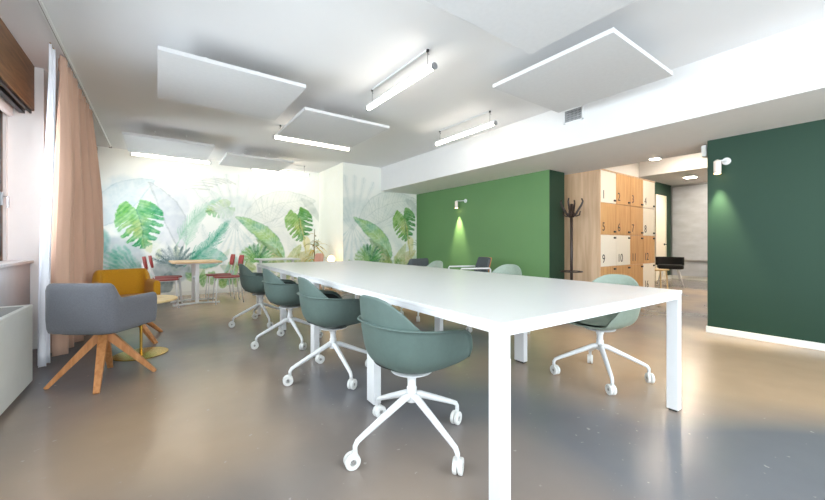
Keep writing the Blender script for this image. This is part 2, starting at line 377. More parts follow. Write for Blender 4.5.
def motif_right(p):
    scatter_pale(p, 1.4, 3.1, 500, 14)
    # banana leaf, big faint fan, split leaf and undergrowth
    pale = (214, 222, 220)
    p.wash(p.blob(2.45, 1.62, .85, .62, .1, .25, .12, 31), (225, 229, 226), (240, 242, 236), .75, 31)
    p.fan(1.38, 1.30, 1.15, 1.15, 2.35, 7, (222, 228, 225), .35, .12)
    p.fan(1.35, 1.45, .85, -2.3, -.9, 7, (214, 226, 226), .35, .10)
    p.wash(p.blob(1.38, 1.75, .42, .30, .3, .3, .15, 33), (196, 212, 210), (224, 230, 226), .6, 33)
    p.leaf((1.5, 1.45), (3.1, 2.05), .30, (220, 226, 220), (238, 240, 232), .6, 5, .18, vein=(205, 212, 206), edge=(186, 196, 190))
    p.leaf((2.75, 2.1), (3.2, 1.55), .09, (172, 184, 178), (205, 212, 205), .7, 6, .05)
    for k in range(9):
        a = .25+.22*k
        p.stroke([(2.0, 1.35), (2.0+.9*math.cos(a)*.7, 1.35+.9*math.sin(a)*.8)], .006, .02, (200, 210, 204), .5)
    # ochre and lime leaves low
    p.leaf((2.45, .5), (2.75, 1.02), .12, (160, 180, 110), (206, 205, 150), .85, 11, vein=(228, 226, 190))
    p.leaf((2.5, .45), (3.05, .86), .13, (170, 172, 112), (210, 200, 150), .8, 12, .03, vein=(225, 220, 190))
    p.leaf((2.35, .3), (2.1, .85), .13, (190, 186, 120), (150, 175, 100), .85, 13, vein=(220, 220, 180))
    p.leaf((2.6, .2), (2.95, .6), .1, (125, 150, 90), (180, 180, 120), .8, 14)
    p.leaf((2.4, .2), (2.6, .7), .11, (110, 150, 95), (170, 190, 120), .85, 15, vein=(210, 220, 180))
    # banana leaf
    p.leaf((2.36, .70), (1.36, 1.60), .17, (106, 172, 128), (172, 205, 138), .95, 21, -.10, vein=(212, 232, 200), edge=(92, 150, 112))
    p.leaf((2.36, .60), (1.75, 1.12), .09, (150, 160, 110), (120, 150, 100), .6, 22, -.02)
    p.stroke([(2.38, .3), (2.36, .6), (2.2, .9)], .03, .02, (150, 170, 100), .8)
    # undergrowth
    rng = random.Random(9)
    for k in range(16):
        a = -.4+PI*1.15*k/15
        p.frond((1.78, .62), (1.78+.18*math.cos(a), .66+.22*math.sin(a)), (1.78+.36*math.cos(a), .62+.36*math.sin(a)), .12, rng.choice([(84, 150, 92), (112, 170, 100), (70, 120, 84), (150, 185, 120)]), .75, 7, .03, .8, k)
    for k in range(26):
        x = rng.uniform(1.35, 3.15); z = rng.uniform(.05, .55); a = rng.uniform(.3, 2.8); l = rng.uniform(.18, .34)
        p.leaf((x, z), (x+l*math.cos(a), z+l*math.sin(a)), rng.uniform(.04, .08), rng.choice([(110, 160, 100), (160, 180, 110), (90, 140, 110)]), (196, 205, 150), .8, k+60, vein=(215, 225, 190))
    # split leaf
    p.monstera((2.66, 1.70), (2.86, 1.10), .34, (74, 140, 84), (140, 182, 100), .95, 41)
    p.stroke([(2.70, 1.62), (2.84, 1.2), (2.86, .8)], .02, .03, (190, 180, 110), .8)
    p.leaf((2.86, 1.2), (2.92, .82), .09, (222, 205, 120), (200, 200, 130), .6, 42)
    # small palm with sparse stem
    for k in range(8):
        a = .2+PI*.85*k/7
        p.stroke([(3.14, .95), (3.14+.12*math.cos(a), .98+.14*math.sin(a)), (3.14+.24*math.cos(a), .95+.18*math.sin(a))], .02, .005, (105, 135, 95), .7)

def motif_left(p):
    scatter_pale(p, -.8, 1.3, 700, 14)
    p.wash(p.blob(-.35, 1.75, .50, .55, .2, .2, .15, 51), (206, 220, 224), (232, 237, 236), .8, 51)
    p.leaf((-.85, 1.35), (-.05, 2.25), .24, (200, 216, 220), (228, 234, 234), .7, 52, .12, vein=(226, 232, 232), edge=(176, 196, 200))
    p.wash(p.blob(.22, 1.55, .25, .55, -.3, .25, .15, 53), (208, 214, 220), (228, 230, 234), .85, 53)
    p.leaf((.38, .95), (-.14, 2.20), .17, (204, 210, 214), (226, 228, 230), .8, 54, -.12, edge=(160, 170, 170))
    p.wash(p.blob(-.62, .72, .42, .42, 0, .2, .12, 55), (178, 194, 200), (214, 218, 222), .85, 55)
    p.wash(p.blob(-.85, 1.05, .16, .24, 0, .3, .1, 56), (110, 180, 165), (160, 190, 195), .85, 56)
    p.leaf((-.3, .30), (-.62, 1.02), .22, (112, 186, 160), (196, 212, 214), .8, 57, .05, vein=(214, 228, 224))
    for k in range(9):
        a = 1.9+.12*k
        p.stroke([(-.25, .3), (-.25+.4*math.cos(a), .3+.5*math.sin(a)), (-.25+.75*math.cos(a), .3+.72*math.sin(a))], .01, .05, (104, 184, 158), .45)
    # light arcs at the top
    for k in range(7):
        a = 1.4+.16*k
        p.stroke([(1.25+.55*math.cos(a), 1.75+.55*math.sin(a)), (1.1+.7*math.cos(a+.15), 1.82+.6*math.sin(a+.15)), (1.05+.8*math.cos(a+.3), 1.75+.62*math.sin(a+.3))], .03, .004, (188, 194, 186), .6)
    # pale mint feathery frond
    p.frond((.30, 1.0), (.55, 1.6), (1.02, 1.95), .26, (168, 208, 184), .7, 18, .035, .8, 61)
    p.frond((.45, .9), (.5, 1.35), (.85, 1.75), .22, (188, 218, 198), .7, 14, .035, .8, 62)
    p.monstera((1.22, 1.80), (.84, 1.60), .20, (120, 186, 132), (190, 214, 150), .85, 63)
    # teal round leaves behind table
    p.leaf((.55, .62), (1.20, .72), .20, (96, 180, 152), (160, 205, 190), .9, 64, .08, vein=(196, 222, 212), edge=(80, 150, 136))
    p.leaf((1.2, .15), (1.35, .75), .13, (110, 185, 160), (170, 205, 190), .8, 65)
    p.wash(p.blob(.25, .50, .32, .26, 0, .2, .12, 66), (120, 140, 145), (188, 194, 198), .85, 66)
    for k in range(9):
        a = .5+.28*k
        p.frond((.30, .55), (.30+.2*math.cos(a), .6+.25*math.sin(a)), (.30+.42*math.cos(a), .58+.38*math.sin(a)), .1, random.Random(k).choice([(104, 128, 128), (84, 110, 112), (140, 156, 158)]), .7, 8, .025, .8, k)
    p.leaf((.05, .0), (.2, .5), .12, (98, 120, 122), (150, 165, 168), .8, 67)
    for k in range(14):
        rng = random.Random(k+300); x = rng.uniform(.6, 1.4); a = rng.uniform(.6, 2.5); l = rng.uniform(.2, .38); z = rng.uniform(.05, .3)
        p.leaf((x, z), (x+l*math.cos(a), z+l*math.sin(a)), rng.uniform(.04, .08), (96, 160, 90), (170, 195, 120), .8, k+90, vein=(210, 225, 190))
    # teal palm frond
    p.frond((.42, .58), (.85, .9), (1.22, 1.52), .30, (72, 160, 130), .85, 20, .032, .85, 71)
    # green split leaf, the strongest mark
    p.monstera((-.32, 1.66), (-.12, .95), .38, (62, 158, 118), (140, 200, 120), .95, 81)
    p.leaf((-.2, 1.15), (-.12, .85), .08, (226, 226, 160), (205, 215, 150), .5, 83)

def mural_mesh(name, p, place, kind='structure'):
    # paper grain: edges wander and pigment thins unevenly
    off = p.off; p.off = 0
    dx = (p.noise(7, 201, 4)-.5)*.045; dz = (p.noise(7, 305, 4)-.5)*.045; res = (p.x1-p.x0)/(p.nx-1)
    ii = np.clip(np.arange(p.nx)[None, :]+np.rint(dx/res), 0, p.nx-1).astype(int); jj = np.clip(np.arange(p.nz)[:, None]+np.rint(dz/res), 0, p.nz-1).astype(int)
    c_ = p.rgb[jj, ii]; k_ = np.ones((1, 1, 1))
    g_ = (p.noise(13, 411, 4)-.5)[..., None]*.9
    bgc = np.array((246, 247, 241.)); p.rgb = np.clip(bgc+(c_-bgc)*np.clip(1+g_, .35, 1.5), 0, 252); p.off = off
    nx, nz = p.nx, p.nz
    P = place(p.X.ravel(), p.Z.ravel())
    me = bpy.data.meshes.new(name)
    idx = np.arange(nx*nz).reshape(nz, nx)
    F = np.stack([idx[:-1, :-1], idx[:-1, 1:], idx[1:, 1:], idx[1:, :-1]], -1).reshape(-1, 4)
    me.vertices.add(nx*nz); me.vertices.foreach_set('co', P.astype(np.float32).ravel())
    me.loops.add(F.size); me.loops.foreach_set('vertex_index', F.ravel().astype(np.int32))
    me.polygons.add(len(F)); me.polygons.foreach_set('loop_start', (np.arange(len(F))*4).astype(np.int32))
    me.update(calc_edges=True)
    c = np.clip(p.rgb/255, 0, 1); c = np.where(c <= .04045, c/12.92, ((c+.055)/1.055)**2.4)
    a = me.color_attributes.new('pigment', 'FLOAT_COLOR', 'POINT')
    a.data.foreach_set('color', np.concatenate([c.reshape(-1, 3), np.ones((nx*nz, 1))], 1).astype(np.float32).ravel())
    me.materials.append(M_mural)
    o = bpy.data.objects.new(name, me); COL.objects.link(o); o['kind'] = kind
    return o

# ------------------------------------------------------------------ room shell
XW, XS, XG, XD = -1.15, 4.13, 5.13, 5.18
YF, YP, XP = 8.33, 6.95, 3.19
ZH, ZL = 2.75, 2.22
def struct(name, mb, m, **k): return tag(mb.build(name, m, **k), kind='structure')
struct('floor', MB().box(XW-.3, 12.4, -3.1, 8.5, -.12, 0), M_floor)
struct('ceiling', MB().box(XW-.3, XS, -3.1, 8.5, ZH, ZH+.15).box(5.76, 10.0, -3.1, 8.5, 3.15, 3.3), M_ceil)
struct('ceiling_corridor', MB().box(10.0, 12.4, -3.1, 4.1, 2.73, 3.3), M_ceil)
sf = MB().box(XS, 5.765, -3.1, 8.5, ZL, 3.3); sf.m = [1 if f == (0, 2, 3, 1) else 0 for f in sf.f]
struct('trim_1', sf, [M_soffit, M_soffit_under])
# far wall with the wallpaper
p = Paint(-1.15, 3.35, .08, 2.75); motif_left(p); motif_right(p)
mural_mesh('wall_far', p, lambda X, Z: np.stack([X, np.full_like(X, YF), Z], 1))
p2 = Paint(XP, XG+.02, .08, 2.75); p2.off = 2.06; motif_right(p2)
mural_mesh('wall_pillar', p2, lambda X, Z: np.stack([X, np.full_like(X, YP), Z], 1))
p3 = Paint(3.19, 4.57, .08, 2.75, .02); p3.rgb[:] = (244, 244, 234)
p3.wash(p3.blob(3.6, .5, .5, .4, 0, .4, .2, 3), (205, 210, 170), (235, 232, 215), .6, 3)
mural_mesh('wall_pillar_side', p3, lambda X, Z: np.stack([np.full_like(X, XP), YF-(X-3.19), Z], 1))
struct('wall_far_backing', MB().box(XW-.3, 5.6, YF+.01, 8.5, 0, 2.76).box(XP+.01, 5.2, YP+.01, YF+.02, 0, 2.76), M_white)
struct('baseboard_far', MB().box(XW, XP, YF-.012, YF+.005, 0, .08).box(XP-.012, XP+.005, YP-.012, YF, 0, .08).box(XP-.012, XG, YP-.012, YP+.005, 0, .08), M_base)
# green partition and its dark end
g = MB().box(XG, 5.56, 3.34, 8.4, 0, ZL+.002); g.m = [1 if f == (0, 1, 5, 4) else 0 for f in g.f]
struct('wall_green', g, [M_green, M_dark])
struct('wall_right', MB().box(XD, 5.36, -3.1, 1.33, 0, ZL+.002), M_dark)
struct('baseboard_right', MB().box(XD-.014, XD+.002, -3.1, 1.335, 0, .07).box(XD-.014, 5.37, 1.328, 1.342, 0, .07), M_base, bevel=.003)
struct('wall_corridor', MB().box(5.5, 12.4, 4.0, 4.15, 0, 2.73), M_dark)
struct('wall_recess', MB().box(5.6, 10.0, 3.96, 4.15, 2.45, 3.2), M_white)
struct('wall_corridor_end', MB().box(12.3, 12.45, -3.1, 4.05, 0, 3.2), M_white)
struct('wall_back', MB().box(XW-.3, 12.4, -3.1, -3.0, 0, .84).box(XW-.3, 12.4, -3.1, -3.0, 2.45, 3.3).box(XW-.3, -.8, -3.1, -3.0, .84, 2.45).box(4.0, 12.4, -3.1, -3.0, .84, 2.45), M_white)  # window opening here is added, unseen, to let in more daylight
struct('baseboard_corridor', MB().box(12.284, 12.302, -3, 4.0, 0, .1).box(11.75, 12.3, 3.985, 4.002, 0, .1).box(5.56, 11.05, 3.985, 4.002, 0, .1), M_base)
# grey sheet partition at the end of the corridor with its rail
gp = thing('sliding_partition', (12.27, 3.3, 0), 'tall brushed grey sheet partition at the far end of the corridor, with a low rail', 'partition')
MB().box(-.02, 0, -1.2, .66, .10, 2.66).build('sheet', M_sheet, gp, bevel=.002)
MB().box(-.05, -.02, -1.2, .66, .50, .56).build('rail', M_alu, gp, bevel=.004)
MB().box(-.03, 0, .66, .70, .10, 2.70).build('side_frame', M_alu, gp)
MB().box(-.03, 0, -1.2, .66, 2.66, 2.70).build('top_frame', M_alu, gp)
# corridor door
dr = MB().box(11.05, 11.72, 3.955, 3.998, .01, 2.33).build('door_1', M_cream, bevel=.004); tag(dr, kind='structure')
MB().box(11.02, 11.06, 3.94, 3.999, 0, 2.36).box(11.71, 11.75, 3.94, 3.999, 0, 2.36).box(11.02, 11.75, 3.94, 3.999, 2.33, 2.37).build('door_frame', M_cream, dr)
MB().tube([(11.62, 3.955, 1.0), (11.62, 3.90, 1.0), (11.50, 3.90, 1.0)], .012).lathe([(.03, 0), (.03, .008)], 16, Matrix.Translation((11.62, 3.955, 1.0)) @ Matrix.Rotation(PI/2, 4, 'X')).build('door_handle', M_black, dr)

# window wall: parapet, piers, windows, sill, cornice boxes
struct('wall_left', MB().box(-1.45, XW, -3.1, 8.5, 0, .84).box(-1.45, -.91, 4.95, 5.6, 0, 2.75).box(-1.45, XW, -3.1, -2.6, .84, 2.75).box(-1.45, XW, 4.9, 5.6, .84, 2.75).box(-1.45, XW, 8.2, 8.5, .84, 2.75).box(-1.45, XW, -2.6, 8.3, 2.28, 2.76), M_white)
struct('wall_left_parapet', MB().box(XW, -1.0, -3.0, 4.93, 0, .84), mat('parapet_paint', (200, 201, 204), .8, noise=.03))
struct('trim_sill', MB().box(-1.3, -.975, -3.0, 4.945, .84, .868), mat('sill_stone', (206, 206, 208), .4, noise=.05), bevel=.004)
struct('trim_sill_far', MB().box(-1.3, -1.02, 5.6, 8.3, .84, .868), MATS['sill_stone'])
wn = 0
M_wframe = wood('bronze_window_wood', (92, 70, 52), (120, 92, 66), (14, 14, 1.2)); M_gasket = mat('grey_gasket', (70, 72, 76), .5)
for y0, y1 in ((-2.6, -1.1), (-1.1, .4), (.4, 1.9), (1.9, 3.4), (3.4, 4.9), (5.6, 6.9), (6.9, 8.2)):
    wn += 1
    w = MB()
    for a, b, c, d in ((y0, y0+.055, .868, 2.28), (y1-.055, y1, .868, 2.28), (y0+.055, y1-.055, .868, .92), (y0+.055, y1-.055, 2.22, 2.28)):
        w.box(-1.24, -1.17, a, b, c, d)
    wo = tag(w.build('window_%d' % wn, M_wframe, bevel=.004), kind='structure')
    w = MB(); a, b, c, d = y0+.055, y1-.055, .92, 2.22
    w.box(-1.215, -1.165, a, a+.04, c, d).box(-1.215, -1.165, b-.04, b, c, d).box(-1.215, -1.165, a, b, c, c+.04).box(-1.215, -1.165, a, b, d-.04, d)
    w.build('window_sash', M_gasket, wo, bevel=.003)
    MB().box(-1.196, -1.190, a+.04, b-.04, c+.04, d-.04).build('window_glass', M_glass, wo)
    MB().box(-1.165, -1.15, b-.03, b-.01, 1.38, 1.5).tube([(-1.15, b-.02, 1.46), (-1.12, b-.02, 1.46), (-1.12, b-.02, 1.36)], .008).build('window_handle', M_alu, wo)

cb = thing('blind_box', (-.97, 4.93, 2.28), 'brown wooden blind box running above the near windows at the upper left', 'blind box')
MB().box(-.19, 0, -7.9, 0, .03, .468).build('fascia', M_boxwood, cb, bevel=.004)
MB().box(-.10, -.06, -7.9, -.02, -.01, .03).box(-.03, -.015, -7.9, -.02, 0, .03).build('blind_track', M_dk, cb)
MB().box(-.18, -.13, -7.9, -.03, -.06, .03).build('rolled_blind', mat('white_blind_fabric', (230, 230, 232), .8), cb, bevel=.015)
cb2 = thing('blind_box', (-.86, 8.31, 2.28), 'short end of a brown wooden blind box beyond the curtain, against the leafy wall', 'blind box')
MB().box(-.29, 0, -2.6, 0, .0, .44).build('fascia', M_boxwood, cb2, bevel=.004)
MB().box(-.20, -.05, -2.6, -.02, -.02, .0).build('blind_track', M_dk, cb2)

# curtain rail on the ceiling
rl = thing('curtain_rail', (-.68, 2.6, ZH), 'thin white curtain rail fixed along the ceiling above the windows', 'curtain rail')
MB().box(-.015, .015, -5.5, 5.6, -.022, 0).build('track', M_wmetal, rl)
MB().box(-.002, .002, -5.5, 5.6, -.026, -.022).build('slot', M_slot, rl)
MB().box(-.02, .02, 5.6, 5.62, -.03, 0).build('end_cap', M_dk, rl)

def curtain(name, label, y0, y1, xc, amp, nf, m, x_flare, seed, ztop=2.70, zbot=.04):
    t = thing(name, (xc, (y0+y1)/2, 0), label, 'curtain')
    rng = random.Random(seed); ph = [rng.uniform(-.4, .4) for _ in range(nf*2+4)]; am = [rng.uniform(.45, 1.35) for _ in range(nf*2+4)]
    N = nf*16; rows = []
    for j in range(27):
        z = ztop+(zbot-ztop)*j/26; k = j/26
        row = []
        for i in range(N+1):
            s = i/N; f = s*nf; q = int(f*2)
            a = am[q]*(1-(f*2-q))+am[q+1]*(f*2-q); pp = ph[q]*(1-(f*2-q))+ph[q+1]*(f*2-q)
            A = amp*(.4+.6*min(1, k*2.5))*a
            w = math.sin(2*PI*f+pp*k)
            w = math.copysign(abs(w)**.75, w)
            y = (y0+y1)/2+(s-.5)*(y1-y0)*(1-.02*math.sin(PI*k))+.014*math.sin(4*PI*f+1)+.01*k*math.sin(2.3*f)
            row.append(Vector((x_flare*k+(.085*s*min(1, k*1.6) if nf > 3 else 0)+A*w+.01*math.sin(5*k+f), y-(y0+y1)/2, z)))
        rows.append(row)
    MB().grid(rows).build('cloth', m, t, smooth=True, solid=.004, fix=False)
    for i in range(nf):
        y = (i+.5)/nf*(y1-y0)-(y1-y0)/2
        MB().tube([(0, y, ztop-.03), (.012, y, ztop+.0), (0, y, ztop+.024)], .0035, 6).build('hook', M_brass, t)
        if nf > 5: MB().box(-.028, .033, y-.014, y+.014, ztop-.11, ztop+.012).build('heading_pleat', m, t, bevel=.01)

    return t
curtain('window_curtain', 'dusty pink full-length curtain gathered in pleats beside the windows', 4.33, 6.10, -.70, .07, 7, M_curt, -.02, 3, 2.69)
curtain('sheer_curtain', 'white full-length inner curtain showing as a strip left of the pink curtain', 4.06, 4.25, -.72, .035, 2, M_sheer, -.04, 8, 2.66, .03)

# radiator cover
rd = thing('radiator_cover', (-.735, 3.69, 0), 'white enamelled radiator cover standing under the windows at the left edge', 'radiator')
MB().box(-.22, 0, -3.6, 0, .035, .565).build('casing', M_rad, rd, bevel=.006)
MB().box(-.165, -.03, -3.57, -.03, .550, .5655).build('grille_tray', M_alu, rd)
tp = MB().box(-.22, -.165, -3.6, 0, .565, .588).box(-.03, 0.0, -3.6, 0, .565, .588).box(-.165, -.03, -.03, 0, .565, .588); tp.build('top_rim', M_rad, rd, bevel=.003)
sl = MB()
for i in range(90):
    y = -.04-.038*i
    sl.box(-.163, -.032, y-.012, y, .566, .584)
sl.build('top_grille', M_slot, rd)
MB().box(-.19, -.03, -3.55, -.05, 0, .035).build('plinth', M_black, rd)

# ------------------------------------------------------------------ ceiling fittings
def panel(x0, y0, label, w=1.13, d=1.13, z=2.55, rz=0):
    t = thing('acoustic_panel', (x0+w/2, y0+d/2, z), label, 'acoustic panel', rz, 'square acoustic panels hung under the ceiling')
    mb = MB().box(-w/2, w/2, -d/2, d/2, 0, .036); mb.m = [0, 1, 1, 1, 1, 1]
    mb.build('felt_board', [M_panel, M_panel_edge], t, bevel=.002)
    for sx in (-1, 1):
        for sy in (-1, 1):
            MB().tube([(sx*(w/2-.36), sy*(d/2-.36), .04), (sx*(w/2-.36), sy*(d/2-.36), ZH-z)], .0012, 6).lathe([(.012, ZH-z-.015), (.012, ZH-z)], 10, Matrix.Translation((sx*(w/2-.36), sy*(d/2-.36), 0))).build('hanging_wire', M_wmetal, t)
    return t
panel(2.66, 1.22, 'white square acoustic panel hung beside the bulkhead vent, right of the tube lights')
panel(1.30, .62, 'white square acoustic panel directly overhead, cut off by the top of the picture')
panel(.0, 3.42, 'large white acoustic panel hanging at the upper left, nearest the curtain', w=1.18)
panel(1.36, 3.98, 'white acoustic panel above the middle of the long table')
panel(-.40, 6.35, 'far left acoustic panel close to the leafy wall, with a tube light glowing behind it')
panel(.96, 6.75, 'far small-looking acoustic panel in front of the leafy wall, beside the leftmost far one', d=1.0)

def tube_light(cx, cy, along, label, L=1.2, z=2.57):
    t = thing('tube_light', (cx, cy, z), label, 'light', 0 if along == 'x' else PI/2, 'suspended white tube lights')
    MB().box(-L/2, L/2, -.022, .022, .012, .034).build('housing', M_wmetal, t, bevel=.004)
    MB().tube([(-L/2+.02, 0, -.006), (L/2-.02, 0, -.006)], .024, 14).build('diffuser', M_tube, t, smooth=False)
    for s in (-1, 1):
        MB().tube([(s*(L/2-.02), 0, -.004), (s*(L/2+.004), 0, -.004)], .029, 14).build('end_cap', M_alu, t)
        h = ZH-z
        MB().tube([(s*(L/2-.1), 0, .03), (s*(L/2-.1), 0, h)], .002, 6).tube([(s*(L/2-.1), 0, h-.035), (s*(L/2-.1)-.02, 0, h-.05)], .003, 6).lathe([(.013, h-.02), (.013, h)], 10, Matrix.Translation((s*(L/2-.1), 0, 0))).build('hanging_wire', M_dk, t)
    MB().box(-L/2+.1, L/2-.1, -.012, .012, ZH-z-.012, ZH-z).build('ceiling_rail', M_wmetal, t)
    return t
tube_light(1.945, 2.97, 'y', 'glowing tube light hung at the top centre, nearest of those over the long table')
tube_light(3.50, 3.64, 'y', 'glowing tube light beside the white bulkhead, right of the middle')
tube_light(1.95, 5.30, 'x', 'glowing tube light running crosswise just behind the middle acoustic panel')
tube_light(.22, 7.72, 'x', 'glowing tube light crosswise near the leafy wall at far left')
tube_light(2.15, 7.80, 'x', 'glowing tube light crosswise near the leafy wall by the pillar corner')
tube_light(.6, .2, 'y', 'added unseen tube light overhead left of the camera, outside the top of the picture')  # this tube and the next ones are added out of view for brightness
tube_light(3.4, -.6, 'y', 'added unseen tube light overhead right of the camera, outside the top of the picture')
tube_light(.6, -2.0, 'y', 'added unseen tube light at the back of the room behind the camera')

# air vent on the bulkhead
v = thing('air_vent', (XS, 2.36, 2.6), 'small grey slatted air vent on the white bulkhead under the square panel', 'vent')
MB().box(-.012, 0, -.125, -.11, -.085, .085).box(-.012, 0, .11, .125, -.085, .085).box(-.012, 0, -.125, .125, .07, .085).box(-.012, 0, -.125, .125, -.085, -.07).build('frame', M_wmetal, v)
MB().box(-.003, -.001, -.11, .11, -.07, .07).build('backing', M_grillebk, v)
s_ = MB()
for i in range(13): s_.box(-.011, -.003, -.104+.0172*i-.002, -.104+.0172*i+.002, -.07, .07)
for i in range(5): s_.box(-.010, -.004, -.11, .11, -.056+.028*i-.0015, -.056+.028*i+.0015)
s_.build('slats', mat('vent_grey', (176, 177, 178), .5), v)

# downlights; those labelled added are unseen lamps lifting the corridor and floor brightness
for x, y, z, lb in ((5.67, 2.04, ZL, 'square recessed downlight under the bulkhead, nearer the locker'), (11.1, 3.2, 2.73, 'square recessed downlight over the end of the corridor'),
                    (6.9, 2.35, 3.15, 'square recessed downlight in front of the lockers, hidden above the bulkhead'), (8.6, -1.2, 3.15, 'added square recessed downlight in the hidden part of the corridor'), (8.3, 1.0, 3.15, 'added unseen square recessed downlight in the corridor recess behind the dark green wall'), (9.3, 2.9, 3.15, 'added unseen square recessed downlight in the corridor recess close to its far side'), (11.2, 1.7, 2.73, 'added square recessed downlight before the grey partition, hidden by the dark green wall'), (11.2, .6, 2.73, 'added square recessed downlight at the hidden right end of the corridor'),
                    (4.7, -.6, ZL, 'added unseen square recessed downlight under the bulkhead right of the camera'), (4.7, -2.0, ZL, 'added unseen square recessed downlight under the bulkhead behind the camera')):
    t = thing('downlight', (x, y, z), lb, 'light', 0, 'recessed square downlights')
    k = .135 if z < 2.5 else .25
    MB().box(-k/2, k/2, -k/2, k/2, -.008, 0).build('frame', M_wmetal, t, bevel=.002)
    MB().box(-k/2+.02, k/2-.02, -k/2+.02, k/2-.02, -.011, -.007).build('lamp', M_led, t)

# wall spots
def wall_spot(x, y, z, label, dy):
    t = thing('wall_spotlight', (x, y, z), label, 'light')
    MB().lathe([(.04, 0), (.04, .014), (.012, .018)], 20, Matrix.Rotation(-PI/2, 4, 'Y')).build('wall_rose', M_wmetal, t, bevel=.002)
    MB().tube([(-.012, 0, 0), (-.06, 0, 0), (-.085, dy, .01), (-.085, dy, .0)], .008, 8).build('arm', M_wmetal, t)
    MB().lathe([(.030, -.135), (.034, -.13), (.034, .0), (.026, .006), (.006, .02)], 20, Matrix.Translation((-.085, dy, 0))).build('lamp_head', mat('spot_white', (240, 225, 215), .5), t, bevel=.002)
    MB().lathe([(.0295, -.140), (.0295, -.132)], 20, Matrix.Translation((-.085, dy, 0))).build('lamp', M_warmled, t)
    l = bpy.data.lights.new('spot_bulb', 'SPOT'); l.energy = 150 if x < 5.15 else 120; l.color = (1, .86, .55); l.spot_size = math.radians(46); l.spot_blend = .9; l.shadow_soft_size = .025
    lo = bpy.data.objects.new('spot_bulb', l); COL.objects.link(lo); lo.parent = t; lo.location = (-.085, dy, -.15); lo.rotation_euler = (0, math.radians(-3), 0)
    return t
wall_spot(XD, 1.16, 1.95, 'small white cylinder spotlight on the dark green wall at right', .06)
wall_spot(XG, 5.25, 1.90, 'small white cylinder spotlight on the bright green wall', .19)
bx_ = thing('wall_box', (5.27, 1.35, 2.12), 'small white box at the top corner of the dark green wall, under the bulkhead', 'box')
MB().box(-.05, .05, 0, .05, -.065, .065).build('housing', M_wmetal, bx_, bevel=.006)
MB().box(-.052, -.05, .01, .04, -.05, .04).build('cover', M_rad, bx_)

# ------------------------------------------------------------------ long white table
TX, TY, TR, TW, TL = 1.006, .845, .0325, 1.605, 4.60
tb = thing('conference_table', (TX, TY, 0), 'long white meeting table with flat slab legs filling the middle of the room', 'table', -TR)
MB().box(0, TW, 0, TL, .722, .742).build('tabletop', M_top, tb, bevel=.0015)
for x0 in (.01, TW-.04): MB().box(x0, x0+.03, .067, TL-.067, .694, .7215).build('side_rail', M_wmetal, tb, bevel=.0015)
MB().box(.0505, TW-.0505, .004, .045, .690, .7215).build('end_rail', M_wmetal, tb, bevel=.0015)
MB().box(.0505, TW-.0505, TL-.045, TL-.004, .690, .7215).build('end_rail', M_wmetal, tb, bevel=.0015)
for k in range(5):
    y = (.004, 1.10, 2.25, 3.40, TL-.104)[k]
    for sx in (0, 1):
        x0 = .0 if sx == 0 else TW-.05
        if 0 < k < 4: x0 = .06 if sx == 0 else TW-.11
        lw = .10 if 0 < k < 4 else .062
        if k == 4: y += .04
        MB().box(x0, x0+.05, y, y+lw, .012, .7215).build('leg', M_wmetal, tb, bevel=.002)
        MB().box(x0+.008, x0+.042, y+.01, y+lw-.01, 0, .012).build('foot', M_dk, tb)
    if 0 < k < 4: MB().box(.11, TW-.11, y+.03, y+.07, .68, .7215).build('cross_beam', M_wmetal, tb)
MB().box(.0505, .060, .010, .062, .02, .60).build('cable_cover', M_wmetal, tb, bevel=.002)

# ------------------------------------------------------------------ shell chairs on castors
RIM = [(0, .428), (34, .434), (40, .452), (61, .594), (69, .616), (88, .630), (120, .638), (181, .648)]
def lerp(x, pts):
    for (a, b), (c, d) in zip(pts, pts[1:]):
        if x <= c: return b+(d-b)*(x-a)/(c-a)
    return pts[-1][1]
def shell_R(r, grow=0):
    sx, sy = math.sin(r), math.cos(r)
    e = 2.9 if sy > 0 else 2.3; hx = .260+grow; hy = (.262 if sy > 0 else .236)+grow
    return 1/((abs(sx)/hx)**e+(abs(sy)/hy)**e)**(1/e)
def shell_mb():
    NT = 120
    Ff = [0, .25, .48, .66, .79, .875, .93, .96, .982, .995, 1.0, 1.03, 1.035]
    G = [0, .0, .01, .035, .09, .18, .32, .5, .72, .9, .985, 1.0, .985]
    rows = []
    for f, g_ in zip(Ff, G):
        row = []
        for i in range(NT):
            th = 360*i/NT-180; a = abs(th); r = math.radians(th)
            h = lerp(a, RIM); sx, sy = math.sin(r), math.cos(r); R = shell_R(r)
            side = math.exp(-((a-88)/38)**2)
            flare = 1+.07*side*min(1, g_)**1.5+.05*(a > 110)*min(1, (a-110)/50)*g_
            ff = f if a > 44 else min(f, 1.0)
            z0 = .412+.014*min(1, f/.8)
            z = z0-.028*(1-min(1, f)**2)+(h-z0)*g_
            row.append(Vector((sx*R*ff*flare, sy*R*ff*flare, z)))
        rows.append(row)
    return MB().grid(rows, wrap=True)
def back_mb():
    rows = []
    for j in range(12):
        k = j/11; row = []
        for i in range(41):
            a = 112+136*i/40; aa = abs(a-180); r = math.radians(a)
            top = lerp(aa, [(0, .782), (16, .780), (28, .768), (39, .742), (49, .706), (58, .666), (64, .640), (69, .625)])
            z = .59+(top-.59)*k
            R = shell_R(r)*(.985+.16*max(0, (z-.60))*1.0)
            row.append(Vector((math.sin(r)*R*(1-.35*max(0, z-.66)), math.cos(r)*R*1.03-.012*k, z)))
        rows.append(row)
    return MB().grid(rows)
